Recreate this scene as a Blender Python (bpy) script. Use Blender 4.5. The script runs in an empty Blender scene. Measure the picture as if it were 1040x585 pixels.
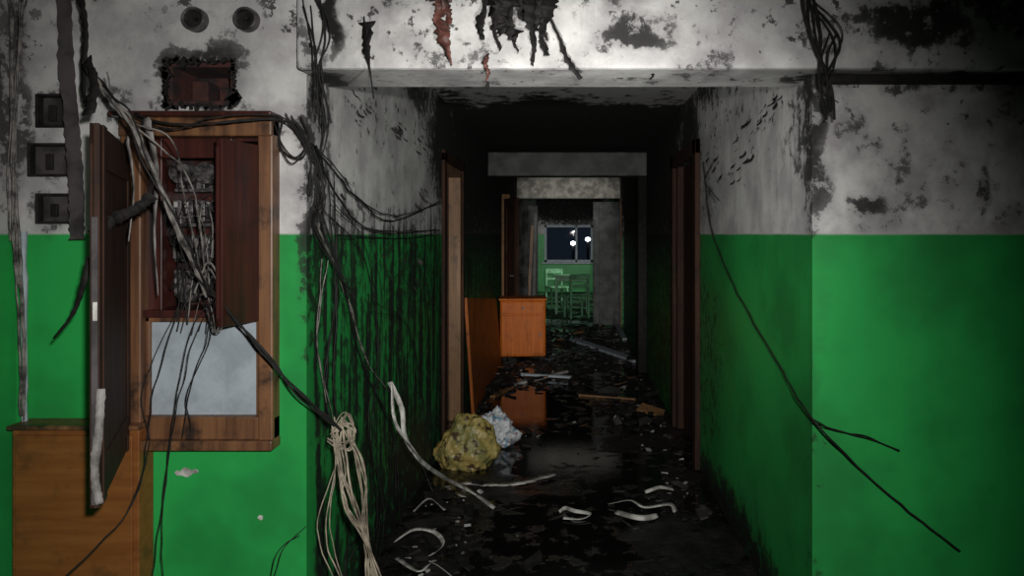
import bpy, bmesh, math, random
from mathutils import Vector, Matrix, noise as mn
random.seed(7)
bpy.context.scene.view_settings.view_transform='Standard'
EYE=1.55; F=1040*26/36
def P(px,py,Y): return Vector(((px-580)*Y/F, Y, EYE-(py-238)*Y/F))
def FL(px,py,z=0.012):
    Y=(EYE-z)*F/(py-238); return Vector(((px-580)*Y/F,Y,z))
def LW(x): return 0.93*F/(580-x)*0.955
def RW(x): return 0.848*F/(x-580)*0.965
LX,RX,FY=-0.93,0.848,2.6
CEIL=2.53
WR=0.68
# ---------------------------------------------------------------- node helper
class NB:
    def __init__(s,name):
        s.m=bpy.data.materials.new(name); s.m.use_nodes=True
        s.t=s.m.node_tree; s.b=s.t.nodes['Principled BSDF']
    def n(s,t): return s.t.nodes.new(t)
    def set(s,sock,v):
        if isinstance(v,bpy.types.NodeSocket): s.t.links.new(v,sock)
        else:
            if sock.type=='RGBA' and len(v)==3: v=(*v,1)
            sock.default_value=v
    def math(s,op,a,b=0.0,c=0.0,clamp=False):
        n=s.n('ShaderNodeMath'); n.operation=op; n.use_clamp=clamp
        s.set(n.inputs[0],a); s.set(n.inputs[1],b); s.set(n.inputs[2],c); return n.outputs[0]
    def vmath(s,op,a,b=(0,0,0)):
        n=s.n('ShaderNodeVectorMath'); n.operation=op
        s.set(n.inputs[0],a); s.set(n.inputs[1],b)
        return n.outputs['Value'] if op=='LENGTH' else n.outputs[0]
    def pos(s): return s.n('ShaderNodeNewGeometry').outputs['Position']
    def obj(s): return s.n('ShaderNodeTexCoord').outputs['Object']
    def sep(s,v):
        n=s.n('ShaderNodeSeparateXYZ'); s.set(n.inputs[0],v); return n.outputs
    def noise(s,v,scale=5,detail=4,rough=0.55,color=False):
        n=s.n('ShaderNodeTexNoise'); s.set(n.inputs['Vector'],v)
        n.inputs['Scale'].default_value=scale; n.inputs['Detail'].default_value=detail
        n.inputs['Roughness'].default_value=rough
        return n.outputs['Color'] if color else n.outputs[0]
    def ramp(s,v,a,b,c=0.0,d=1.0,smooth=True):
        n=s.n('ShaderNodeMapRange'); n.interpolation_type='SMOOTHSTEP' if smooth else 'LINEAR'
        s.set(n.inputs[0],v); 
        for i,x in zip((1,2,3,4),(a,b,c,d)): s.set(n.inputs[i],x)
        return n.outputs[0]
    def mix(s,f,a,b):
        n=s.n('ShaderNodeMix'); n.data_type='RGBA'
        s.set(n.inputs[0],f); s.set(n.inputs[6],a); s.set(n.inputs[7],b); return n.outputs[2]
    def bump(s,h,st=0.3,d=0.01):
        n=s.n('ShaderNodeBump'); n.inputs['Strength'].default_value=st; n.inputs['Distance'].default_value=d
        s.set(n.inputs['Height'],h); s.t.links.new(n.outputs[0],s.b.inputs['Normal'])
    def fin(s,col,rough=0.6,**kw):
        s.set(s.b.inputs['Base Color'],col); s.set(s.b.inputs['Roughness'],rough)
        for k,v in kw.items(): s.set(s.b.inputs[k.replace('_',' ')],v)
        return s.m
def simple(name,c1,c2,scale=12,rough=0.6,bump=0.2,**kw):
    b=NB(name); p=b.obj(); n=b.noise(p,scale,6,0.6)
    f=b.ramp(n,0.35,0.65); b.bump(b.noise(p,scale*3,4),bump,0.004)
    return b.fin(b.mix(f,c1,c2),rough,**kw)
def wood(name,c1,c2,rough=0.45,soot=0.5,stretch=(30,30,2.2),**kw):
    b=NB(name); p=b.pos(); q=b.vmath('MULTIPLY',p,stretch)
    g=b.ramp(b.noise(q,1.0,5,0.6),0.3,0.7)
    c=b.mix(g,c1,c2)
    s=b.math('MULTIPLY',b.ramp(b.noise(p,7,6,0.65),0.5,0.68),soot)
    b.bump(g,0.15,0.003)
    return b.fin(b.mix(s,c,(0.012,0.01,0.009)),rough,**kw)
# ---------------------------------------------------------------- wall paint
BL=[] # blobs (centre, radii, strength)
def blob(c,r,s=1.0): BL.append((c,r,s))
def fb(x0,x1,y0,y1,s=1.0,Y=2.6):   # soot patch on a wall facing the hall
    a=P(x0,y0,Y); b=P(x1,y1,Y); blob(((a.x+b.x)/2,Y,(a.z+b.z)/2),(abs(b.x-a.x)/2*1.25,.5,abs(a.z-b.z)/2*1.25),s)
fb(148,258,34,116,.85); fb(300,335,-30,20,.35); fb(305,326,-10,250,.6); fb(-10,30,-40,240,.7); fb(28,75,85,130,.6)
fb(28,75,140,180,.6); fb(28,75,190,228,.6); fb(60,130,-30,25,.65); fb(120,300,104,128,.5); fb(105,135,60,300,.6)
fb(60,300,-30,110,.30); fb(0,60,-30,235,.33)
# beam face
fb(325,352,-40,80,.9,2.5); fb(470,565,-20,28,.7,2.5); fb(605,695,22,60,.8,2.5); fb(690,745,40,78,.6,2.5); fb(855,1000,-5,55,.85,2.5)
fb(960,1080,-60,25,.8,2.5); fb(370,440,-20,25,.5,2.5); fb(560,660,-20,12,.65,2.5); fb(345,620,35,66,.5,2.5); fb(808,850,-30,70,.6,2.5); fb(700,820,-20,70,.42,2.5); fb(850,1060,-20,70,.42,2.5)
fb(420,480,40,75,.6,2.5)
# front wall right
fb(824,834,60,200,.7); fb(850,1050,70,98,.7); fb(860,905,190,237,.8); fb(905,930,125,175,.5); fb(985,1005,155,222,.65); fb(1010,1045,90,120,.5)
fb(930,1000,165,215,.42); fb(850,1000,80,230,.3)
# corridor walls
blob((LX+.06,2.68,1.9),(.12,.22,1.2),.85); blob((LX+.06,3.1,1.0),(.14,.6,1.1),.55); blob((LX,4.6,1.2),(.3,1.1,.45),.62)
blob((LX,5.5,2.2),(.3,.95,.6),1.0); blob((LX,3.5,2.1),(.3,.3,.25),.45);blob((LX,4.5,2.4),(.3,.5,.2),.8); blob((LX,4.0,1.9),(.2,.6,.5),.33)
blob((LX+.05,4.1,0.1),(.2,1.7,.6),.9)
blob((RX,2.62,2.0),(.12,.12,.65),.85); blob((RX,5.3,2.0),(.3,.6,.85),1.0); blob((RX,4.4,2.5),(.3,1.1,.18),.8)
blob((RX,4.0,-.05),(.3,2.2,.36),.9); blob((RX,2.6,.7),(.06,.08,1.0),.45); blob((RX,4.6,1.8),(.2,.5,.3),.5); blob((RX,4.8,.7),(.2,1.0,1.0),.55)
blob((0,20,2.3),(2.2,.6,.75),.95)
def wallmat():
    b=NB('burnt_wall_paint'); p=b.pos()
    wn=b.vmath('SUBTRACT',b.noise(p,4.0,6,0.65,True),(0.5,0.5,0.5))
    pw=b.vmath('ADD',p,b.vmath('MULTIPLY',wn,(0.3,0.3,0.4)))
    x,y,z=b.sep(p)
    st=b.noise(b.vmath('MULTIPLY',p,(9,9,0.9)),1.3,6,0.65)
    fine=b.noise(p,16,8,0.72); med=b.noise(p,5,6,0.6); big=b.noise(p,1.6,4,0.6)
    vf=b.noise(p,38,6,0.75)
    white=b.mix(b.ramp(med,0.35,0.65),(0.61,0.60,0.58),(0.40,0.385,0.385))
    green=b.mix(b.ramp(big,0.35,0.65),(0.024,0.37,0.077),(0.018,0.29,0.06))
    edge=b.math('ADD',z,b.math('MULTIPLY',b.math('SUBTRACT',med,0.5),0.012))
    isg=b.ramp(edge,1.545,1.555,1.0,0.0)
    base=b.mix(isg,white,green)
    hi=b.ramp(z,1.5,2.45)
    thr=b.math('SUBTRACT',0.67,b.math('MULTIPLY',hi,0.12))
    fl=b.math('SUBTRACT',fine,thr)
    fl=b.math('MULTIPLY',b.ramp(fl,0.0,0.03),b.ramp(big,.36,.5))
    fl=b.math('MULTIPLY',fl,b.math('SUBTRACT',1.0,b.math('MULTIPLY',isg,.92)))
    pits=b.math('MULTIPLY',b.ramp(vf,.66,.70),b.math('SUBTRACT',.6,b.math('MULTIPLY',isg,.5)))
    pits=b.math('MULTIPLY',pits,b.ramp(y,9,12,1,0))
    soot=0.0
    for c,r,s in BL:
        d=b.vmath('LENGTH',b.vmath('DIVIDE',b.vmath('SUBTRACT',pw,c),r))
        k=b.ramp(d,1.25,0.35,0.0,s)
        soot=k if isinstance(soot,float) else b.math('MAXIMUM',soot,k)
    soot=b.math('MAXIMUM',soot,b.math('MULTIPLY',b.math('MULTIPLY',b.ramp(x,.84,.95),b.ramp(z,1.54,1.56)),b.ramp(med,.35,.7,.15,.55)))
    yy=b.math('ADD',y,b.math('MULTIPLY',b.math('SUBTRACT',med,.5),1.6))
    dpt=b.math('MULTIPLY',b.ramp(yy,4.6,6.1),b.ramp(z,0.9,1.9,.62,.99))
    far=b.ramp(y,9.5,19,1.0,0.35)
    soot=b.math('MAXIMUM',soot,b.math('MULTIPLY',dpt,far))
    lm=b.math('MULTIPLY',b.ramp(x,-0.88,-0.915),b.ramp(y,2.61,2.7))
    lm=b.math('MULTIPLY',lm,b.ramp(x,-1.2,-1.0))
    runs=b.math('MULTIPLY',b.ramp(st,0.38,0.58,.32,.88),lm)
    runs=b.math('MULTIPLY',runs,b.ramp(z,1.9,1.45,.3,1))
    soot=b.math('MAXIMUM',soot,runs)
    soot=b.math('MAXIMUM',soot,b.math('MULTIPLY',b.ramp(st,0.54,0.7),b.math('MULTIPLY',0.42,b.ramp(z,1.4,1.7))))
    crisp=b.ramp(b.math('ADD',soot,b.math('MULTIPLY',b.math('SUBTRACT',fine,.5),2.6)),.5,.72)
    crisp=b.math('MULTIPLY',crisp,b.ramp(soot,0.12,.45))
    tot=b.math('ADD',b.math('MULTIPLY',crisp,.5),b.math('MULTIPLY',soot,.55),clamp=True)
    tot=b.math('MAXIMUM',tot,b.math('MULTIPLY',fl,0.88))
    tot=b.math('MAXIMUM',tot,pits)
    tot=b.math('MAXIMUM',tot,b.math('MULTIPLY',b.math('MULTIPLY',b.ramp(big,.4,.7),.28),isg))
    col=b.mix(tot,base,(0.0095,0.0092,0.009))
    rg=b.math('ADD',b.math('MULTIPLY',isg,-0.38),0.8)
    rg=b.math('ADD',rg,b.math('MULTIPLY',tot,0.2),clamp=True)
    h=b.math('ADD',b.math('MULTIPLY',fine,b.math('SUBTRACT',1.1,isg)),b.math('MULTIPLY',fl,-0.7))
    b.bump(h,0.4,0.008)
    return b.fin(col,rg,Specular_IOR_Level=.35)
WALL=wallmat()
def ceilmat():
    b=NB('sooty_ceiling_plaster'); p=b.pos(); x,y,z=b.sep(p)
    fine=b.noise(p,12,8,0.7); big=b.noise(p,2.3,5,0.65)
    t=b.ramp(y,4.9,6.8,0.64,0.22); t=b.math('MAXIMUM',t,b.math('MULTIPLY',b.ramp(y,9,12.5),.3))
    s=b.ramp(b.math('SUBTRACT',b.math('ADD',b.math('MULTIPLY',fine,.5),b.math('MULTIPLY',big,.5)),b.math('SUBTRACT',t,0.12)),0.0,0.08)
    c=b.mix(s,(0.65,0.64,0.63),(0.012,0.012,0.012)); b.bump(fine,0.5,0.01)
    return b.fin(c,0.85)
CEILM=ceilmat()
def floormat():
    b=NB('wet_charred_floor'); p=b.pos()
    big=b.noise(p,1.5,5,0.6); fine=b.noise(p,28,8,0.7); med=b.noise(p,7,6,0.65)
    pw=b.vmath('ADD',p,b.vmath('MULTIPLY',b.vmath('SUBTRACT',b.noise(p,3,5,.6,True),(.5,.5,.5)),(.6,.6,0)))
    wet=b.ramp(big,0.55,0.46)
    for c,r in (((-.15,6.0,0),(.5,1.7,1)),((-.1,3.6,0),(.4,.9,1)),((.3,4.6,0),(.3,.8,1))):
        d=b.vmath('LENGTH',b.vmath('DIVIDE',b.vmath('SUBTRACT',pw,c),r)); wet=b.math('MAXIMUM',wet,b.ramp(d,1.1,.8))
    wet=b.math('MULTIPLY',wet,b.ramp(med,.62,.55,.15,1))
    for c,r in (((-.42,6.75,0),(.4,1.0,1)),((-.15,5.4,0),(.3,.5,1))):
        d=b.vmath('LENGTH',b.vmath('DIVIDE',b.vmath('SUBTRACT',pw,c),r)); wet=b.math('MAXIMUM',wet,b.ramp(d,1.1,.8))
    c=b.mix(b.ramp(med,0.4,0.65),(0.008,0.0075,0.007),(0.024,0.021,0.019))
    c=b.mix(b.math('MULTIPLY',b.ramp(fine,0.62,0.7),b.math('SUBTRACT',1,wet)),c,(0.09,0.08,0.075))
    c=b.mix(b.math('MULTIPLY',wet,.8),c,(0.005,0.005,0.005))
    r=b.ramp(wet,0,1,0.5,0.04)
    b.bump(b.math('MULTIPLY',b.math('ADD',fine,b.math('MULTIPLY',med,1.5)),b.ramp(wet,0,1,1,0.015)),0.7,0.02)
    return b.fin(c,r)
FLOOR=floormat()
CHAR=simple('charred_black',(0.006,0.006,0.006),(0.018,0.016,0.015),20,0.75,0.6,Specular_IOR_Level=.25)
SOOTMETAL=simple('sooty_metal',(0.03,0.03,0.032),(0.14,0.13,0.13),25,0.4,0.3,Metallic=0.5)
BREAK=simple('sooty_bakelite',(0.012,0.012,0.013),(0.12,0.11,0.105),40,0.4,0.3)
BRICK=simple('scorched_brick',(0.06,0.018,0.013),(0.012,0.01,0.01),14,0.9,0.8)
FRAMEW=wood('varnished_frame_wood',(0.20,0.092,0.04),(0.085,0.036,0.018),0.45,0.85)
DKBROWN=wood('dark_brown_paint',(0.065,0.016,0.012),(0.03,0.010,0.008),0.35,0.5)
DKDOOR=wood('sooted_door_leaf',(0.055,0.024,0.014),(0.022,0.011,0.008),0.7,0.6,Specular_IOR_Level=.2)
ORANGE=wood('orange_veneer',(0.58,0.15,0.014),(0.44,0.10,0.010),0.5,0.3,Specular_IOR_Level=.2)
ORANGE3=wood('scorched_orange_veneer',(0.42,0.12,0.018),(0.27,0.07,0.011),0.5,0.7,Specular_IOR_Level=.2)
ORANGE2=wood('cupboard_veneer',(0.23,0.085,0.022),(0.17,0.055,0.014),0.4,0.45,(3,30,30))
PALEW=wood('pale_jamb_wood',(0.30,0.165,0.075),(0.19,0.095,0.04),0.5,0.6)
GREYP=simple('grey_hardboard',(0.38,0.43,0.47),(0.27,0.31,0.34),9,0.7,0.2)
GREYD=simple('grey_door_paint',(0.09,0.095,0.09),(0.022,0.022,0.022),6,0.5,0.3)
WIREK=simple('black_cable_sheath',(0.006,0.006,0.006),(0.014,0.013,0.012),30,0.65,0.3,Specular_IOR_Level=.3)
WIREG=simple('ashen_cable_sheath',(0.24,0.22,0.20),(0.025,0.022,0.02),18,0.7,0.3)
WIREP=simple('pale_cable_sheath',(0.42,0.36,0.27),(0.12,0.095,0.07),12,0.7,0.3)
TAPE=simple('pale_tape',(0.60,0.58,0.54),(0.20,0.185,0.17),14,0.6,0.2)
STRIP=simple('sooted_paint_skin',(0.30,0.28,0.27),(0.05,0.045,0.04),9,0.7,0.2)
PAPER=simple('scorched_paper',(0.50,0.49,0.46),(0.12,0.11,0.10),5,0.8,0.2)
RUST=simple('scorched_red_plastic',(0.15,0.05,0.035),(0.04,0.016,0.013),14,0.6,0.5)
GREYBROWN=simple('melted_plastic',(0.075,0.065,0.066),(0.025,0.021,0.022),9,0.65,0.5,Specular_IOR_Level=.3)
# ---------------------------------------------------------------- mesh helpers
def link(name,me,mat=None,parent=None,smooth=False):
    o=bpy.data.objects.new(name,me); bpy.context.collection.objects.link(o)
    if mat: me.materials.append(mat)
    if parent: o.parent=parent
    if smooth:
        for f in me.polygons: f.use_smooth=True
    return o
def empty(name,loc=(0,0,0)):
    o=bpy.data.objects.new(name,None); o.location=loc; o.empty_display_size=.1
    bpy.context.collection.objects.link(o); return o
def bx(bm,x0,x1,y0,y1,z0,z1,M=None,mi=0):
    vs=[bm.verts.new((x,y,z)) for x in (x0,x1) for y in (y0,y1) for z in (z0,z1)]
    for f in ((0,1,3,2),(4,6,7,5),(0,4,5,1),(2,3,7,6),(0,2,6,4),(1,5,7,3)):
        fc=bm.faces.new([vs[i] for i in f]); fc.material_index=mi
    if M is not None:
        for v in vs: v.co=M@v.co
    return vs
def boxes(name,lst,mat,parent=None,bevel=0,M=None):
    bm=bmesh.new()
    for l in lst: bx(bm,*l,M=M)
    bmesh.ops.recalc_face_normals(bm,faces=bm.faces)
    me=bpy.data.meshes.new(name); bm.to_mesh(me); bm.free()
    o=link(name,me,mat,parent)
    if bevel:
        m=o.modifiers.new('bevel','BEVEL'); m.width=bevel; m.segments=2; m.limit_method='ANGLE'
    return o
def holed(x0,x1,y0,y1,z0,z1,holes,axis='x'):
    us=sorted({x0,x1,*[h[0] for h in holes],*[h[1] for h in holes]}) if axis=='x' else sorted({y0,y1,*[h[0] for h in holes],*[h[1] for h in holes]})
    zs=sorted({z0,z1,*[h[2] for h in holes],*[h[3] for h in holes]})
    out=[]
    for a,b in zip(us,us[1:]):
        for c,d in zip(zs,zs[1:]):
            m=((a+b)/2,(c+d)/2)
            if any(h[0]<m[0]<h[1] and h[2]<m[1]<h[3] for h in holes): continue
            out.append((a,b,y0,y1,c,d) if axis=='x' else (x0,x1,a,b,c,d))
    return out
def cr(pts,n=10):
    p=[pts[0]*2-pts[1]]+list(pts)+[pts[-1]*2-pts[-2]]; out=[]
    for i in range(1,len(p)-2):
        for k in range(n):
            t=k/n; a,b,c,d=p[i-1],p[i],p[i+1],p[i+2]
            out.append(0.5*((2*b)+(c-a)*t+(2*a-5*b+4*c-d)*t*t+(3*b-a-3*c+d)*t**3))
    out.append(p[-2].copy()); return out
def wires(name,lines,mat,parent=None):
    """lines: list of (pts, radius, copies, spread)"""
    cu=bpy.data.curves.new(name,'CURVE'); cu.dimensions='3D'; cu.bevel_depth=1.0; cu.bevel_resolution=1
    for pts,r,k,sp in lines:
        for j in range(k):
            off=[Vector((random.uniform(-sp,sp),random.uniform(-sp,sp)*.5,random.uniform(-sp,sp))) for _ in pts]
            q=[a+b for a,b in zip(pts,off)]
            for v in q:
                v.z=max(v.z,0.01)
            q=cr(q,8)
            s=cu.splines.new('POLY'); s.points.add(len(q)-1)
            rr=r*WR*random.uniform(.75,1.25)
            for i,v in enumerate(q):
                w=mn.noise_vector(v*14+Vector((j*3.1,0,0)))*0.006
                s.points[i].co=(v.x+w.x,v.y+w.y*.4,max(v.z+w.z,0.006),1); s.points[i].radius=rr*random.uniform(.85,1.15)
    cu.materials.append(mat)
    o=bpy.data.objects.new(name,cu); bpy.context.collection.objects.link(o)
    if parent:o.parent=parent
    return o
def ribbon_bm(bm,pts,w,up=Vector((0,1,0)),twist=0.0,taper=False,jag=0.0,n=10,flat=False):
    q=cr(pts,n); L=len(q); prev=None; tw=random.uniform(0,6)
    for i,v in enumerate(q):
        t=(q[min(i+1,L-1)]-q[max(i-1,0)]).normalized()
        s=t.cross(up)
        if s.length<.01: s=t.cross(Vector((1,0,0)))
        s.normalize()
        if not flat: s=Matrix.Rotation(math.sin(tw+i/L*twist)*min(twist,1.3),3,t)@s
        ww=w/2*(1-.75*(i/L) if taper else 1)*(1+random.uniform(-jag,jag))
        a=bm.verts.new(v+s*ww); b=bm.verts.new(v-s*ww*(1+random.uniform(-jag,jag)))
        if prev: bm.faces.new((prev[0],prev[1],b,a))
        prev=(a,b)
def ribbons(name,lst,mat,solid=.0015,floor=False,smooth=True):
    bm=bmesh.new()
    for kw in lst: ribbon_bm(bm,**kw)
    if floor:
        for v in bm.verts: v.co.z=max(v.co.z,.006)
    me=bpy.data.meshes.new(name); bm.to_mesh(me); bm.free()
    o=link(name,me,mat,smooth=smooth); m=o.modifiers.new('t','SOLIDIFY'); m.thickness=solid
    return o
# ---------------------------------------------------------------- SHELL
boxes('floor',[(-4,4,-2.2,20.3,-.15,0)],FLOOR)
boxes('ceiling',[(-4,4,-2.2,20.3,CEIL,CEIL+.15)],CEILM)
cab=(-1.49,-1.065,.90,1.907); niche=(-1.426,-1.184,2.0,2.16)
sock=[(-1.876,-1.772,1.93,2.038),(-1.904,-1.766,1.758,1.865),(-1.876,-1.759,1.592,1.688)]
boxes('wall_front_left',holed(-1.95,LX,FY,FY+.2,0,CEIL,[cab,niche]+sock),WALL)
boxes('wall_niche_backing',[(-1.95,-1.1,FY+.2,FY+.24,0,CEIL)],BRICK)
boxes('wall_hall_left',[(-2.1,-1.95,-2.2,FY+.24,0,CEIL)],WALL)
boxes('wall_front_right',[(RX,3.2,FY,FY+.2,0,CEIL)],WALL)
boxes('wall_hall_right',[(3.0,3.15,-2.2,FY,0,CEIL)],WALL)
boxes('wall_back',[(-2.1,3.15,-2.2,-2.05,0,CEIL)],WALL)
boxes('wall_corridor_left',holed(LX-.17,LX,FY+.2,20,0,CEIL,[(5.4,6.2,0,2.06),(9.9,10.8,0,2.06),(12.95,13.8,0,2.06)],'y'),WALL)
boxes('wall_corridor_right',holed(RX,RX+.17,FY+.2,20,0,CEIL,[(4.95,5.95,0,2.09),(11.8,12.7,0,2.06)],'y'),WALL)
boxes('wall_side_room',[(-3.1,-3,2.84,20,0,CEIL)],CHAR)
boxes('wall_side_room_right',[(3,3.1,2.8,20,0,CEIL)],CHAR)
wx0,wx1,wz0,wz1=-.72,.59,.80,1.80
boxes('wall_end',holed(-3.1,3.1,20,20.2,0,CEIL,[(wx0,wx1,wz0,wz1)]),WALL)
boxes('trim_1_ceiling_beam',[(LX,3.0,2.5,2.82,2.11,CEIL)],WALL,bevel=.012)
boxes('trim_2_ceiling_beam',[(LX,RX,8.25,8.5,2.2,2.47)],GREYD,bevel=.01)
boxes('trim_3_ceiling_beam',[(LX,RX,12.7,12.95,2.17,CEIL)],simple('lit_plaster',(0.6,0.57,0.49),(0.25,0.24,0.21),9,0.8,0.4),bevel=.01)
boxes('trim_4_wall_rail',[(RX+.02,3.0,2.555,2.6,2.075,2.105)],CHAR,bevel=.006)
boxes('trim_5_pilaster',[(RX-.1,RX,8.25,8.5,0,2.2)],CHAR,bevel=.01)
# ---------------------------------------------------------------- end window
w=empty('window_1')
boxes('frame',[(wx0,wx0+.06,20.02,20.1,wz0,wz1),(wx1-.06,wx1,20.02,20.1,wz0,wz1),(wx0,wx1,20.02,20.1,wz0,wz0+.06),(wx0,wx1,20.02,20.1,wz1-.06,wz1),(.12,.17,20.02,20.1,wz0,wz1)],GREYP,w)
boxes('sill',[(wx0-.06,wx1+.06,19.85,20.02,wz0-.04,wz0)],GREYP,w)
g=NB('night_glass'); g.fin((0.9,0.9,0.9),0.02,Transmission_Weight=1.0,IOR=1.05)
boxes('pane',[(wx0,wx1,20.05,20.056,wz0,wz1)],g.m,w)
em=NB('glint_glow'); em.fin((1,1,1),.5,Emission_Color=(0.9,0.95,1,1),Emission_Strength=10.0)
for i,(px,py) in enumerate(((582,247),(597,243))):  # glowing heads on poles, added to imitate flashlight reflections in the pane
    Y=34; c=P(px,py,Y); e=empty('flashlight_glint')
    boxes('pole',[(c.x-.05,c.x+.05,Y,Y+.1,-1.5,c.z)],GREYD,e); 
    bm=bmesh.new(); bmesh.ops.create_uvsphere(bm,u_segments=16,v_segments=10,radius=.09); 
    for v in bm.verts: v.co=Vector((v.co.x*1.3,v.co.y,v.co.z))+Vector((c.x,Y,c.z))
    me=bpy.data.meshes.new('glint_head'); bm.to_mesh(me); bm.free(); link('glint_head',me,em.m,e,True)
boxes('ground_outside',[(-20,20,20.3,60,-1.6,-1.5)],CHAR)
# ---------------------------------------------------------------- doors in corridor
d=empty('door_1')
y0,y1=5.4,6.2
boxes('jamb',[(LX-.09,LX+.01,y1-.05,y1+.03,0,2.06),(LX-.19,LX+.01,y0-.0,y0+.04,0,2.06),(LX-.19,LX+.01,y0,y1,2.02,2.08)],PALEW,d,.004)
boxes('jamb_inner',[(LX-.19,LX-.09,y1-.04,y1+.03,0,2.06)],DKDOOR,d,.004)
boxes('casing',[(LX,LX+.025,y0-.09,y0,0,2.14),(LX,LX+.025,y1+.03,y1+.1,0,2.14),(LX,LX+.025,y0-.09,y1+.1,2.08,2.16)],DKDOOR,d,.004)
d=empty('door_2')
boxes('casing',[(RX-.035,RX,4.85,4.96,0,2.18),(RX-.035,RX,5.94,6.05,0,2.18),(RX-.035,RX,4.85,6.05,2.08,2.18)],DKDOOR,d,.005)
boxes('jamb',[(RX-.0,RX+.17,5.90,5.955,0,2.09),(RX-.0,RX+.17,4.945,4.98,0,2.09)],DKDOOR,d,.003)
boxes('leaf',[(RX+.05,RX+.09,4.98,5.90,.01,2.08)],DKDOOR,d)
boxes('panels',[(RX+.04,RX+.05,5.08,5.82,.2,.95),(RX+.04,RX+.05,5.08,5.82,1.1,1.95)],DKDOOR,d,.004)
boxes('handle',[(RX+.0,RX+.05,5.05,5.07,1.0,1.03),(RX+.0,RX+.015,5.05,5.17,1.005,1.025)],SOOTMETAL,d,.003)
def openleaf(name,hx,hy,ang,wd,mat,h=2.03):
    e=empty(name); M=Matrix.Translation((hx,hy,0))@Matrix.Rotation(math.radians(ang),4,'Z')
    boxes('leaf',[(0,wd,0,.04,.01,h)],mat,e,.003,M)
    for sy in ((-.012,0),(.04,.052)):
        boxes('rails',[(0.02,.1,*sy,.02,h-.01),(wd-.1,wd-.02,*sy,.02,h-.01)]+[(.1,wd-.1,*sy,z,z+.1) for z in (.02,.62,1.2,h-.12)],mat,e,.004,M)
    boxes('handle',[(wd-.07,wd-.05,-.05,-.012,1.0,1.02),(wd-.16,wd-.05,-.06,-.045,1.0,1.02)],SOOTMETAL,e,.002,M)
    boxes('frame',[(-.02,.0,-.03,.08,0,h+.06)],PALEW,e,.002,M)
openleaf('door_3',RX-.02,12.6,180+6,.46,GREYD,2.1)
openleaf('door_4',LX+.03,12.9,-8,.32,GREYD,2.05)
openleaf('door_5',LX+.03,9.95,-62,.4,DKDOOR)
openleaf('door_6',LX+.03,10.9,-50,.4,GREYD)
# ---------------------------------------------------------------- electrical cabinet
e=empty('electrical_cabinet')
x0,x1,z0,z1=cab; yF=2.57
boxes('outer_frame',[(x0-.06,x0+.012,yF-.03,2.62,z0-.07,z1+.04),(x1-.012,x1+.04,yF-.03,2.62,z0-.07,z1+.04),
  (x0-.06,x1+.04,yF-.04,2.62,z1-.02,z1+.045),(x0-.0,x1+.04,yF-.02,2.62,z0-.07,z0+.02)],FRAMEW,e,.006)
boxes('top_cap',[(x0-.08,x1+.05,yF-.07,2.6,z1+.045,z1+.062)],DKBROWN,e,.006)
boxes('bottom_sill',[(x0-.01,x1+.045,yF-.05,2.6,z0-.09,z0-.055)],FRAMEW,e,.006)
zd=P(0,321,2.6).z
boxes('niche_lining',[(x0,x1,2.77,2.8,zd,z1),(x0,x0+.03,2.6,2.8,zd,z1),(x1-.02,x1,2.6,2.8,zd,z1),(x0,x1,2.55,2.8,zd,zd+.025),(x0,x1,2.6,2.8,z1-.03,z1)],DKBROWN,e)
boxes('inner_face',[(x0,x0+.06,2.585,2.62,zd,z1-.02),(x0+.06,x1-.12,2.585,2.62,z1-.09,z1-.02)],DKBROWN,e,.004)
boxes('lower_panel',[(x0+.01,x1-.01,2.585,2.61,z0+.02,zd)],GREYP,e)
boxes('lower_panel_bead',[(x0+.01,x0+.025,2.57,2.59,z0+.02,zd),(x1-.03,x1-.01,2.57,2.59,z0+.02,zd),(x0+.01,x1-.01,2.57,2.59,zd-.018,zd)],FRAMEW,e,.003)
bl=[];
for r in range(4):
    zz=z1-.15-r*.125
    bl.append((x0+.06,x1-.09,2.665,2.68,zz-.055,zz-.042))
    for k in range(6):
        xx=x0+.07+k*.038
        if random.random()<.12: continue
        dd=random.uniform(.10,.13)
        bl.append((xx,xx+.031,2.76-dd,2.77,zz-.042+random.uniform(-.005,.005),zz+.04))
        bl.append((xx+.01,xx+.02,2.74-dd,2.76-dd,zz-.01,zz+.012))
boxes('breakers',bl,BREAK,e,.003)
boxes('breaker_labels',[(x0+.08+.038*k,x0+.092+.038*k,2.625,2.63,zz,zz+.018) for k in (0,1,2,3,5) for zz in (z1-.26,z1-.39)],PAPER,e)
bm=bmesh.new()
for (cx,cz,r) in ((x0+.11,z1-.14,.042),(x0+.20,z1-.14,.042),(x0+.13,zd+.08,.036)):
    rr=bmesh.ops.create_cone(bm,cap_ends=True,segments=24,radius1=r,radius2=r*.9,depth=.05,matrix=Matrix.Translation((cx,2.63,cz))@Matrix.Rotation(math.pi/2,4,'X'))
me=bpy.data.meshes.new('meters'); bm.to_mesh(me); bm.free(); link('meters',me,BREAK,e)
M=Matrix.Translation((x1-.015,2.575,0))@Matrix.Rotation(math.radians(-103),4,'Z')
hz0,hz1=zd-.01,z1-.05
boxes('inner_door',[(0,.215,0,.015,hz0,hz1)],DKBROWN,e,.003,M)
boxes('inner_door_rim',[(0,.215,-.012,0,hz0,hz0+.03),(0,.215,-.012,0,hz1-.03,hz1),(0,.03,-.012,0,hz0,hz1),(.185,.215,-.012,0,hz0,hz1),
                        (0.02,.2,-.01,0,(hz0+hz1)/2-.01,(hz0+hz1)/2+.01)],DKBROWN,e,.003,M)
dx,dy=-1.262+1.53,1.97-2.55; L=math.hypot(dx,dy); M=Matrix.Translation((-1.53,2.55,0))@Matrix.Rotation(math.atan2(dy,dx),4,'Z')
oz=z1-.06; oz0=z0-.08
boxes('outer_door',[(0,L,-.01,.006,oz0,oz)],DKDOOR,e,.003,M)
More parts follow.
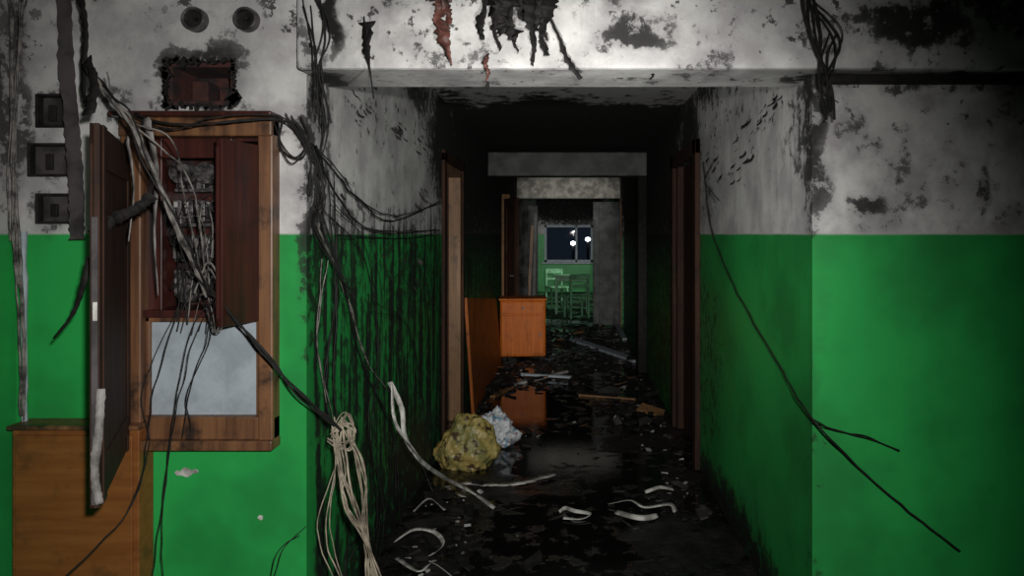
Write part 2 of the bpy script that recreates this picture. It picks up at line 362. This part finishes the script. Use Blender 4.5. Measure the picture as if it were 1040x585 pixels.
boxes('outer_door_rim',[(0,L,-.018,-.01,oz-.06,oz),(0,L,-.018,-.01,oz0,oz0+.06),(L-.05,L,-.018,-.01,oz0,oz),(0,.05,-.018,-.01,oz0,oz),
     (.05,L-.05,.006,.012,oz-.12,oz-.06),(.05,L-.05,.006,.012,oz0+.06,oz0+.12),(L-.09,L-.03,.006,.012,oz0,oz),(.02,.08,.006,.012,oz0,oz)],DKDOOR,e,.003,M)
boxes('outer_door_edge',[(L,L+.004,-.014,.002,oz0+.01,oz-.25)],GREYBROWN,e,.002,M)
boxes('lock_plate',[(L+.004,L+.007,-.01,.001,1.32,1.37)],TAPE,e,.001,M)
tang=[]
for i in range(15):
    a=Vector((random.uniform(x0+.07,x1-.12),2.63,random.uniform(zd+.12,z1-.14)))
    c=Vector((random.uniform(x0+.1,x1-.15),2.60,random.uniform(zd+.08,z1-.25)))
    m=(a+c)/2+Vector((random.uniform(-.06,.06),-.03,random.uniform(-.05,.08)))
    tang.append(([a,m,c,Vector((random.uniform(x0+.14,x1-.14),2.53,zd+random.uniform(-.06,.06)))],.003,1,0))
wires('wiring_black',tang[:12],WIREK,e); wires('wiring_ashen',tang[12:],WIREG,e)
# ---------------------------------------------------------------- wall bits left
for s in sock:
    e=empty('wall_socket_recess')
    boxes('box',[(s[0],s[1],2.625,2.68,s[2],s[3])],GREYBROWN,e)
    boxes('rim',[(s[0]-.006,s[0]+.004,2.594,2.64,s[2]-.006,s[3]+.006),(s[1]-.004,s[1]+.006,2.594,2.64,s[2]-.006,s[3]+.006),(s[0],s[1],2.594,2.64,s[2]-.006,s[2]+.004),(s[0],s[1],2.594,2.64,s[3]-.004,s[3]+.006)],CHAR,e,.003)
    boxes('contact',[((s[0]+s[1])/2-.025,(s[0]+s[1])/2+.0,2.615,2.63,s[2]+.02,s[3]-.03)],CHAR,e,.003)
for px in (200,252):
    c=P(px,21,2.6); e=empty('junction_box')
    for nm,mat in (('rim',SOOTMETAL),('core',CHAR)):
        bm=bmesh.new()
        N=28
        if nm=='rim':
            prof=[(.043,2.603),(.041,2.57),(.036,2.565),(.031,2.57),(.029,2.603)]
            rings=[[bm.verts.new((c.x+rad*math.cos(t*2*math.pi/N),y,c.z+rad*math.sin(t*2*math.pi/N))) for t in range(N)] for rad,y in prof]
            for a,b2 in zip(rings,rings[1:]):
                for t in range(N): bm.faces.new((a[t],a[(t+1)%N],b2[(t+1)%N],b2[t]))
        else:
            bmesh.ops.create_cone(bm,cap_ends=True,segments=N,radius1=.03,radius2=.03,depth=.012,matrix=Matrix.Translation((c.x,2.592,c.z))@Matrix.Rotation(math.pi/2,4,'X'))
            bmesh.ops.create_cone(bm,cap_ends=True,segments=8,radius1=.008,radius2=.006,depth=.03,matrix=Matrix.Translation((c.x+.008,2.58,c.z))@Matrix.Rotation(math.pi/2,4,'X'))
        me=bpy.data.meshes.new(nm); bm.to_mesh(me); bm.free(); link(nm,me,mat,e,False)
e=empty('wall_hatch'); nx0,nx1,nz0,nz1=niche
boxes('scorched_lining',[(nx0,nx0+.02,2.61,2.8,nz0,nz1),(nx1-.02,nx1,2.61,2.8,nz0,nz1),(nx0,nx1,2.61,2.8,nz1-.02,nz1),(nx0,nx1,2.6,2.8,nz0,nz0+.02)],BRICK,e,.004)
boxes('fuse_block',[(nx0+.04,nx0+.10,2.7,2.79,nz0+.02,nz1-.05),(nx0+.13,nx1-.05,2.72,2.79,nz0+.02,nz1-.07)],BRICK,e,.006)
bm=bmesh.new()
for i in range(70):
    t=i/70*4; k=int(t); f=t-k
    q=[(nx0+f*(nx1-nx0),nz0),(nx1,nz0+f*(nz1-nz0)),(nx1-f*(nx1-nx0),nz1),(nx0,nz1-f*(nz1-nz0))][k]
    s=random.uniform(.005,.013)
    if random.random()<.12: s*=2
    M=Matrix.Translation((q[0]+random.uniform(-.006,.006),2.6,q[1]+random.uniform(-.006,.006)))@Matrix.Rotation(random.uniform(0,3),4,'Y')
    vs=bx(bm,-s,s,-.005,.02,-s*.6,s*.6,M=M)
me=bpy.data.meshes.new('broken_plaster_edge'); bm.to_mesh(me); bm.free(); link('broken_plaster_edge',me,CHAR,e)
a=P(10,432,2.5); b=P(143,432,2.5)
e=empty('low_cupboard')
cx0,cx1,cz=a.x,b.x,a.z
boxes('carcass',[(cx0,cx1-.012,2.51,2.6,0,cz-.02)],ORANGE2,e,.004)
boxes('top_board',[(cx0-.005,cx1-.005,2.49,2.6,cz-.015,cz)],FRAMEW,e,.003)
boxes('door_panel',[(cx0+.015,cx1-.03,2.50,2.51,.05,cz-.035)],ORANGE2,e,.003)
wires('corner_conduit_cables',[([P(10,-20,2.5),P(12,120,2.5),P(17,240,2.5),P(22,330,2.52),P(24,425,2.55)],.006,4,.012),
   ([P(25,-20,2.45),P(20,60,2.45),P(14,160,2.5),P(12,240,2.5)],.004,3,.02)],WIREG)
wires('corner_conduit_pipe',[([P(24,235,2.56),P(25,330,2.56),P(25,430,2.56)],.014,1,0)],GREYP)
ribbons('melted_trunking',[dict(pts=[P(64,-45,2.52),P(67,60,2.5),P(73,130,2.5),P(77,190,2.5),P(78,243,2.5)],w=.05,jag=.14,flat=True,n=14)],GREYBROWN,.003,smooth=False)
ribbons('charred_wall_strip',[dict(pts=[P(92,262,2.1),P(84,290,2.1),P(74,318,2.15),P(54,344,2.2)],w=.02,jag=.2,taper=True,twist=.3),
   dict(pts=[P(155,198,2.1),P(138,212,2.1),P(112,225,2.1),P(95,240,2.1)],w=.03,jag=.3,twist=.3),
   dict(pts=[P(80,-10,2.38),P(86,30,2.36),P(84,90,2.36),P(90,112,2.3)],w=.02,jag=.3,twist=.5),
   dict(pts=[P(88,60,2.2),P(95,85,2.15),P(90,115,2.1)],w=.03,jag=.3,twist=.5)],CHAR,.004)
ribbons('peeled_paint_strip',[dict(pts=[P(148,120,2.3),P(158,170,2.28),P(156,240,2.3),P(160,300,2.35)],w=.03,jag=.2,twist=.7,taper=True),
   dict(pts=[P(128,140,2.3),P(135,190,2.25),P(130,245,2.25)],w=.03,jag=.3,twist=.7,taper=True),
   dict(pts=[P(103,395,1.95),P(100,440,1.95),P(96,480,1.95),P(101,512,1.95)],w=.02,jag=.15,twist=.5)],STRIP,.002)
# ---------------------------------------------------------------- cable bundles
wires('fallen_cable_bundle',[
 ([P(88,66,2.25),P(108,92,2.2),P(130,122,2.15),P(150,165,2.15),P(175,220,2.2),P(196,262,2.3),P(212,300,2.4)],.006,3,.014),
 ([P(100,70,2.25),P(125,110,2.2),P(165,150,2.2),P(185,180,2.3),P(210,285,2.45)],.004,2,.03),
 ([P(205,300,2.45),P(218,270,2.4),P(236,315,2.4),P(225,345,2.4),P(205,310,2.45)],.004,2,.03)],WIREG)
wires('fallen_cable_bundle',[
 ([P(212,290,2.4),P(240,325,2.38),P(270,360,2.4),P(300,395,2.42),P(345,437,2.5)],.005,4,.012),
 ([P(88,66,2.25),P(108,92,2.2),P(130,122,2.15),P(150,165,2.15),P(175,220,2.2),P(196,262,2.3),P(212,300,2.4)],.005,2,.02),
 ([P(135,118,2.45),P(170,128,2.4),P(215,122,2.4),P(270,118,2.45),P(298,128,2.5),P(318,160,2.5),P(316,200,2.5)],.0035,4,.012),
 ([P(290,120,2.5),P(325,175,2.5),P(330,200,2.5),P(322,230,2.55),P(345,275,2.7),P(360,300,2.8)],.004,4,.022),
 ([P(215,300,2.4),P(200,340,2.4),P(180,390,2.42),P(178,450,2.45),P(165,520,2.45),P(160,590,2.45)],.003,2,.02),
 ([P(215,310,2.4),P(208,350,2.42),P(195,400,2.45),P(190,440,2.48)],.003,2,.02),
 ([P(300,122,2.5),P(310,140,2.5),P(300,165,2.5),P(285,150,2.5),P(282,125,2.5)],.004,3,.02),
 ([P(180,300,2.45),P(150,400,2.45),P(155,450,2.45),P(130,520,2.3),P(60,600,2.2)],.0025,2,.02),
 ([P(310,540,2.55),P(285,560,2.5),P(270,600,2.5)],.002,2,.02)],WIREK)
L3=[([P(300,128,2.5),P(340,170,LW(340)),P(365,205,LW(365)),P(400,222,LW(400)),P(449,204,LW(447))],.004,2,.015),
 ([P(318,150,2.5),P(345,200,LW(345)),P(380,232,LW(380)),P(448,232,LW(446))],.004,2,.015),
 ([P(312,40,2.5),P(330,120,LW(330)),P(326,200,LW(328)),P(345,290,LW(345)),P(372,370,LW(372)),P(398,440,LW(398)),P(402,500,LW(402))],.004,3,.02),
 ([P(335,180,LW(335)),P(342,300,LW(342)),P(335,400,LW(335)),P(350,500,LW(345))],.0035,3,.03),
 ([P(330,210,LW(330)),P(375,260,LW(375)),P(390,350,LW(390)),P(376,430,LW(376)),P(384,520,LW(384)),P(375,590,3.1)],.003,4,.03),
 ([P(345,240,LW(345)),P(420,240,LW(420)),P(447,236,LW(445)),],.003,2,.01),
 ([P(372,310,LW(372)),P(410,330,LW(410)),P(430,400,LW(430)),P(436,470,LW(434))],.003,2,.03),
 ([P(405,500,3.6),P(395,540,3.3),P(360,560,3.0),P(345,600,2.9)],.003,3,.04)]
wires('hanging_cables_corridor',L3,WIREK)
wires('hanging_cables_corridor',[([P(325,230,LW(325)),P(350,300,LW(350)),P(372,365,LW(372)),P(396,395,LW(396))],.003,2,.015),
  ([P(330,260,LW(330)),P(326,350,LW(328)),P(338,420,2.75)],.003,2,.015)],WIREG)
wires('frayed_cable_clump',[
 ([P(343,430,2.5),P(348,470,2.5),P(355,510,2.5),P(372,550,2.55),P(384,600,2.6)],.005,7,.022),
 ([P(352,435,2.5),P(366,480,2.55),P(372,530,2.6),P(376,600,2.6)],.004,5,.018),
 ([P(345,440,2.5),P(340,480,2.5),P(330,540,2.5),P(346,600,2.5)],.003,3,.03),
 ([P(338,440,2.5),P(350,425,2.5),P(362,440,2.5),P(350,455,2.5),P(338,445,2.5)],.004,6,.02)],WIREP)
wires('loose_black_cable',[
 ([P(714,165,RW(714)),P(722,230,RW(722)),P(745,290,RW(745)),P(790,370,RW(790)),P(825,425,2.5),P(880,482,2.55),P(945,537,2.55),P(975,560,2.55)],.0045,1,0),
 ([P(825,427,2.5),P(850,436,2.54),P(878,444,2.55),P(915,458,2.55)],.003,2,.008),
 ([P(722,165,RW(722)),P(716,185,RW(716)),P(728,205,RW(728))],.003,2,.01)],WIREK)
wires('hanging_cables_beam',[([P(818,-10,2.45),P(828,40,2.42),P(838,80,2.42),P(843,118,2.42)],.006,4,.02),
 ([P(822,0,2.45),P(850,40,2.42),P(838,90,2.42),P(846,110,2.42)],.004,3,.02),
 ([P(845,85,2.45),P(842,60,2.4),P(846,30,2.44)],.005,2,.02)],CHAR)
wires('hanging_cables_beam',[([P(318,-10,2.45),P(330,30,2.42),P(322,70,2.42),P(332,125,2.42)],.004,4,.02),
  ([P(312,0,2.45),P(316,60,2.42),P(320,120,2.42)],.003,3,.02)],WIREK)
F1=FL
ribbons('fallen_pale_tape',[
 dict(pts=[P(396,388,3.2),P(408,415,3.25),P(412,445,3.3),P(430,470,3.5),P(455,487,4.0),F1(480,500,.05),F1(502,516)],w=.022,twist=2.5,jag=.1),
 dict(pts=[P(398,390,3.2),P(402,430,3.2),P(425,465,3.4),F1(440,500,.04),F1(452,515)],w=.014,twist=3,jag=.1),
 dict(pts=[F1(400,550),F1(420,538,.06),F1(440,540,.04),F1(450,552,.02),F1(436,565),F1(410,568)],w=.022,twist=1,up=Vector((0,0,1))),
 dict(pts=[F1(402,566),F1(425,580,.03),F1(440,572,.03),F1(465,590)],w=.022,twist=1,up=Vector((0,0,1))),
 dict(pts=[F1(470,490),F1(500,492,.02),F1(530,490,.03),F1(562,481,.02)],w=.06,flat=True,jag=.25,up=Vector((0,0,1))),
 dict(pts=[F1(568,520),F1(574,516,.02),F1(584,519,.03),F1(599,522,.02),F1(590,527),F1(572,526)],w=.02,twist=2,up=Vector((0,0,1))),
 dict(pts=[F1(618,512),F1(640,508,.04),F1(655,515,.02),F1(680,512,.05),F1(686,520)],w=.024,twist=1,up=Vector((0,0,1))),
 dict(pts=[F1(625,520),F1(650,526,.03),F1(668,524)],w=.028,twist=1,up=Vector((0,0,1))),
 dict(pts=[F1(420,520),F1(436,507,.06),F1(452,518,.03)],w=.018,twist=2,up=Vector((0,0,1))),
 dict(pts=[F1(655,500),F1(670,495,.04),F1(684,497)],w=.02,twist=1,up=Vector((0,0,1)))],TAPE,.0012,True)
def scrap(px,py0,py1,w,Y=2.47,lean=0):
    return dict(pts=[P(px,py0,Y),P(px+lean*.4+random.uniform(-4,4),py0+(py1-py0)*.35,Y-.04),P(px+lean*.7+random.uniform(-5,5),py0+(py1-py0)*.7,Y-.02),P(px+lean,py1,Y-.03)],w=w,jag=.45,taper=True,twist=2.0,n=8)
ribbons('hanging_charred_scraps',[scrap(490,-8,40,.06),scrap(500,-8,50,.07,lean=8),scrap(510,-8,34,.08),scrap(517,-8,26,.08),scrap(530,-8,20,.1),scrap(537,-5,66,.06,lean=4),scrap(548,-5,56,.07,lean=8),
  scrap(556,-5,40,.07),scrap(558,16,80,.04,lean=32),scrap(373,22,100,.045,lean=6),scrap(369,22,50,.04),scrap(520,0,40,.07),scrap(543,0,30,.09),scrap(526,30,52,.03),scrap(495,70,92,.02,2.75),scrap(660,66,80,.03,2.6)],CHAR,.004)
ribbons('hanging_scorched_scraps',[scrap(446,-8,34,.06,lean=4),scrap(450,20,66,.045,lean=8),scrap(456,-8,24,.05),scrap(494,55,82,.02)],RUST,.004)
def flakes(name,side,areas,mat,k=14):
    bm=bmesh.new()
    for (px,py,rx,ry) in areas:
        for _ in range(k):
            x=px+random.gauss(0,rx*.5); y=py+random.gauss(0,ry*.5)
            if side=='L': x=min(x,448); Y=.93*F/(580-x)*.993; nrm=Vector((1,0,0)); tv=Vector((0,1,0))
            else: x=min(max(x,712),800); Y=.848*F/(x-580)*.993; nrm=Vector((-1,0,0)); tv=Vector((0,1,0))
            if Y<2.95: continue
            c=P(x,y,Y); s=random.uniform(.010,.03); a=random.uniform(-.8,.8)
            t=(tv*math.cos(a)+Vector((0,0,1))*math.sin(a)); u=t.cross(nrm)
            rows=[]
            for i in range(4):
                f=i/3; o=nrm*(f*f*s*random.uniform(.6,1.3)); 
                rows.append([bm.verts.new(c+t*((j-1)*s*random.uniform(.35,.6))-Vector((0,0,1))*f*s*1.2+o) for j in range(3)])
            for r0,r1 in zip(rows,rows[1:]):
                for j in range(2): bm.faces.new((r0[j],r0[j+1],r1[j+1],r1[j]))
    me=bpy.data.meshes.new(name); bm.to_mesh(me); bm.free(); return link(name,me,mat)
flakes('peeling_paint_flakes','L',[(405,130,8,8),(428,150,10,20),(430,200,10,15),(370,100,10,20),(395,250,20,60),(425,300,15,60),(350,200,12,30)],GREYBROWN)
flakes('peeling_paint_flakes','R',[(725,155,8,15),(755,140,12,25),(775,120,10,15),(745,175,8,12),(790,95,10,20)],CHAR,9)
def fflakes(areas):
    bm=bmesh.new()
    for (px,py,s) in areas:
        c=P(px,py,2.596); N=9
        vs=[bm.verts.new(c+Vector((math.cos(i*6.283/N)*s*random.uniform(.5,1.2)*1.3,-.004-random.random()*.004,math.sin(i*6.283/N)*s*random.uniform(.5,1.1)))) for i in range(N)]
        bm.faces.new(vs)
    me=bpy.data.meshes.new('chipped_paint_spots'); bm.to_mesh(me); bm.free(); link('chipped_paint_spots',me,TAPE)
fflakes([(191,479,.02),(183,480,.012),(265,525,.01),(199,478,.01)])
# ---------------------------------------------------------------- corridor furniture
e=empty('bedside_cabinet'); M=Matrix.Translation((-.60,9.2,0))@Matrix.Rotation(math.radians(4),4,'Z')
boxes('carcass',[(-.28,.28,-.15,.28,.05,.74)],ORANGE,e,.02,M)
boxes('top',[(-.295,.295,-.175,.29,.74,.765)],ORANGE,e,.008,M)
boxes('door_leaf',[(-.26,.26,-.17,-.15,.08,.56)],ORANGE,e,.006,M)
boxes('drawer_front',[(-.26,.26,-.17,-.15,.575,.72)],ORANGE,e,.006,M)
boxes('knobs',[(-.02,.02,-.195,-.17,.64,.655),(.20,.215,-.195,-.17,.3,.36)],SOOTMETAL,e,.003,M)
boxes('feet',[(-.25,-.2,-.13,-.08,0,.05),(.2,.25,-.13,-.08,0,.05),(-.25,-.2,.2,.25,0,.05),(.2,.25,.2,.25,0,.05)],CHAR,e,0,M)
bm=bmesh.new()
pts=[(6.35,0),(8.85,0),(8.85,.78),(6.35,1.0)]
va=[bm.verts.new((LX+.10 if z==0 else LX+.035,y,z+.004)) for y,z in pts]; vb=[bm.verts.new((LX+.075 if z==0 else LX+.01,y,z+.004)) for y,z in pts]
bm.faces.new(va); bm.faces.new(vb[::-1])
for i in range(4): bm.faces.new((va[i],vb[i],vb[(i+1)%4],va[(i+1)%4]))
bmesh.ops.recalc_face_normals(bm,faces=bm.faces)
me=bpy.data.meshes.new('leaning_veneer_board'); bm.to_mesh(me); bm.free(); link('leaning_veneer_board',me,ORANGE3)
GRN=simple('green_furniture_paint',(0.14,0.36,0.18),(0.07,0.18,0.09),9,0.5,0.2)
e=empty('small_table')
boxes('table_top',[(-.35,.38,14.3,14.9,.72,.75)],GRN,e,.005)
boxes('apron',[(-.31,.34,14.34,14.86,.64,.72)],GRN,e,.004)
boxes('legs',[(a,a+.045,b,b+.045,0,.64) for a in(-.31,.295) for b in (14.34,14.81)],GRN,e,.004)
def chair(X,Y,ang):
    e=empty('wooden_chair'); M=Matrix.Translation((X,Y,0))@Matrix.Rotation(math.radians(ang),4,'Z')
    boxes('seat',[(-.2,.2,-.2,.2,.43,.46)],GRN,e,.006,M)
    boxes('legs',[(a,a+.035,b,b+.035,0,.43) for a in(-.19,.155) for b in (-.19,.155)],GRN,e,.003,M)
    boxes('backrest',[(-.19,-.155,.165,.2,.46,.82),(.155,.19,.165,.2,.46,.82),(-.19,.19,.17,.195,.72,.82),(-.19,.19,.17,.195,.58,.63)],GRN,e,.003,M)
chair(.1,13.75,200); chair(-.3,15.6,20)
# ---------------------------------------------------------------- bags
def bag(name,c,r,sc,mat,seed,rough=.18,lean=(0,0)):
    bm=bmesh.new(); bmesh.ops.create_icosphere(bm,subdivisions=5,radius=1)
    for v in bm.verts:
        q=v.co.copy(); n=mn.fractal(q*1.5+Vector((seed,0,0)),.8,2.0,4)*rough*1.6 + abs(mn.noise(q*3.5+Vector((0,seed,0))))*.22-abs(mn.noise(q*8+Vector((0,0,seed))))*.08
        q*=1+n*.8
        if q.z>.35: k=min(1,(q.z-.35)/.6); q.x*=1-.3*k; q.y*=1-.3*k
        if q.z<0: q.x*=1.05; q.y*=1.05
        q.x+=lean[0]*q.z; q.y+=lean[1]*q.z
        q=Vector((q.x*sc[0],q.y*sc[1],q.z*sc[2])); q.z=max(q.z,-sc[2]*.62)
        v.co=q*r
    zm=min(v.co.z for v in bm.verts)
    for v in bm.verts: v.co+=Vector((c[0],c[1],-zm+c[2]))
    me=bpy.data.meshes.new(name); bm.to_mesh(me); bm.free(); return link(name,me,mat,None,True)
b=NB('yellow_green_bag_plastic'); p=b.pos(); n=b.noise(p,9,5,.7)
c=b.mix(b.ramp(n,.42,.58),(0.38,0.29,0.09),(0.21,0.20,0.07)); c=b.mix(b.ramp(b.noise(p,18,3),.55,.63),c,(0.08,0.05,0.03)); b.bump(b.noise(p,16,4),.8,.03); b.fin(c,.35)
BAG1=b.m
b=NB('printed_white_bag_plastic'); p=b.pos(); n=b.noise(p,20,3,.5)
c=b.mix(b.ramp(n,.54,.6),(0.60,0.62,0.64),(0.15,0.26,0.36)); c=b.mix(b.ramp(b.noise(p,26,2),.62,.66),c,(0.35,0.1,0.1)); b.bump(b.noise(p,16,4),.8,.03); b.fin(c,.35)
BAG2=b.m
bag('stuffed_plastic_bag',(-.69,4.95,0),.182,(1.0,.8,1.2),BAG1,2.0,.17,(.1,0))
bag('crumpled_white_bag',(-.585,5.42,0),.14,(1.15,.8,1.12),BAG2,5.5,.3,(.2,0))
# ---------------------------------------------------------------- debris (one mass, several materials)
dbm=bmesh.new()
def debris(n,mi,smin,smax,dist,flat=.3):
    k=0
    while k<n:
        x,y=dist()
        if abs(x+.15)<.40 and 3.6<y<7.4 and random.random()<.82: k+=.25; continue
        if -.75<x<-.15 and 5.9<y<7.4 and random.random()<.9: continue
        if abs(x+.69)<.22 and abs(y-5.05)<.5: continue
        if x<-.28 and 8.95<y<9.6: continue
        k+=1
        s=random.uniform(smin,smax)*random.random()**.4
        M=Matrix.Translation((x,y,0))@Matrix.Rotation(random.uniform(0,6.28),4,'Z')@Matrix.Rotation(random.uniform(-.35,.35),4,'X')@Matrix.Rotation(random.uniform(-.3,.3),4,'Y')
        l,w,h=s*random.uniform(.6,1.6),s*random.uniform(.3,.9),s*flat*random.uniform(.3,1.3)
        vs=bx(dbm,-l/2,l/2,-w/2,w/2,-h/2,h/2,mi=mi)
        for v in vs:
            v.co=M@(v.co*random.uniform(.7,1.3)); v.co.x=max(LX+.02,min(RX-.02,v.co.x))
        zm=min(v.co.z for v in vs)
        for v in vs: v.co.z-=zm-.0005
def dleft():
    y=random.uniform(3.0,11); return max(LX+.08,min(RX-.08,LX+.1+abs(random.gauss(0,.28)))),y
def dall(): return random.uniform(LX+.08,RX-.08),random.uniform(5.8,12.5)
def dmid(): return random.uniform(LX+.08,RX-.08),random.uniform(3.2,6.5)
def dright():
    y=random.uniform(4.0,9.5); return max(LX+.1,min(RX-.08,RX-.08-abs(random.gauss(0,.17)))),y
debris(230,0,.03,.13,dleft,.3); debris(240,0,.04,.13,dall,.35); debris(60,0,.02,.07,dmid,.25)
debris(150,1,.01,.04,dleft,.3); debris(90,1,.015,.055,dall,.2); debris(55,1,.01,.04,dright,.3)
debris(60,2,.02,.08,dright,.3); debris(100,2,.03,.09,dall,.3)
debris(26,3,.06,.18,dall,.05)
bmesh.ops.recalc_face_normals(dbm,faces=dbm.faces)
me=bpy.data.meshes.new('fire_debris'); dbm.to_mesh(me); dbm.free(); o=link('fire_debris',me)
for m in (CHAR,PAPER,GREYBROWN,PALEW): me.materials.append(m)
def plank(name,p0,p1,w,h,mat,z=.03):
    a=FL(*p0,z=.0); c=FL(*p1,z=.0); d=c-a; M=Matrix.Translation((a.x,a.y,z))@Matrix.Rotation(math.atan2(d.y,d.x),4,'Z')
    return boxes(name,[(0,d.length,-w/2,w/2,0,h),(0.0,d.length,-w/2,-w/2+.01,h,h+.004)],mat,None,.003,M)
plank('fallen_board',(583,346),(648,368),.14,.03,GREYP,.0)
plank('fallen_board',(588,402),(655,407),.03,.015,PALEW,.0)
plank('fallen_board',(520,392),(575,378),.06,.02,PAPER,.0)
plank('fallen_board',(530,383),(580,386),.07,.02,GREYP,.022)
plank('fallen_board',(634,345),(624,325),.08,.02,GREYP,.0)
plank('fallen_board',(500,404),(520,394),.05,.02,PALEW,.0)
plank('fallen_board',(556,366),(600,352),.08,.02,GREYD,.0)
for i,(px,Y,h) in enumerate(((534,11.9,1.7),(540,12.4,1.9))):
    X=(px-580)*Y/F; X=max(X,LX+.03)
    M=Matrix.Translation((X,Y,0))@Matrix.Rotation(math.radians(random.uniform(1,3)),4,'Y')
    boxes('leaning_lath',[(-.0,.05,0,.02,0,h)],[PALEW,GREYD][i%2],None,.002,M)
# ---------------------------------------------------------------- lights
def spot(name,loc,target,power,size,blend,rad=.03,col=(1,.99,.96)):
    l=bpy.data.lights.new(name,'SPOT'); l.energy=power; l.spot_size=math.radians(size); l.spot_blend=blend; l.shadow_soft_size=rad; l.color=col
    o=bpy.data.objects.new(name,l); bpy.context.collection.objects.link(o); o.location=loc
    o.rotation_euler=(Vector(target)-Vector(loc)).to_track_quat('-Z','Y').to_euler(); return o
spot('flashlight_flood',(.10,-.05,1.68),(-.45,2.6,1.05),285,92,1.0)
spot('flashlight_beam',(.12,-.05,1.66),(-.2,9,.85),800,19,1.0)
spot('corridor_wall_fill',(0.0,1.3,1.62),(0,4.6,1.7),100,82,.9)  # unseen fill light, added to brighten corridor walls and beam underside
spot('second_flashlight',(0.1,10.2,1.5),(0,12.8,2.1),55,46,.9)
spot('far_flashlight',(0.1,13.2,1.9),(0,17,.6),300,60,.9)
wd=bpy.data.worlds.new('night'); bpy.context.scene.world=wd; wd.use_nodes=True
wd.node_tree.nodes['Background'].inputs[0].default_value=(.02,.03,.05,1); wd.node_tree.nodes['Background'].inputs[1].default_value=.3
# ---------------------------------------------------------------- camera
cd=bpy.data.cameras.new('camera'); cam=bpy.data.objects.new('camera',cd); bpy.context.collection.objects.link(cam)
cam.location=(0,0,EYE); cam.rotation_euler=(math.radians(90),0,0)
cd.sensor_width=36; cd.lens=26; cd.shift_x=-60/1040; cd.shift_y=-54.5/1040; cd.clip_start=.02
bpy.context.scene.camera=cam
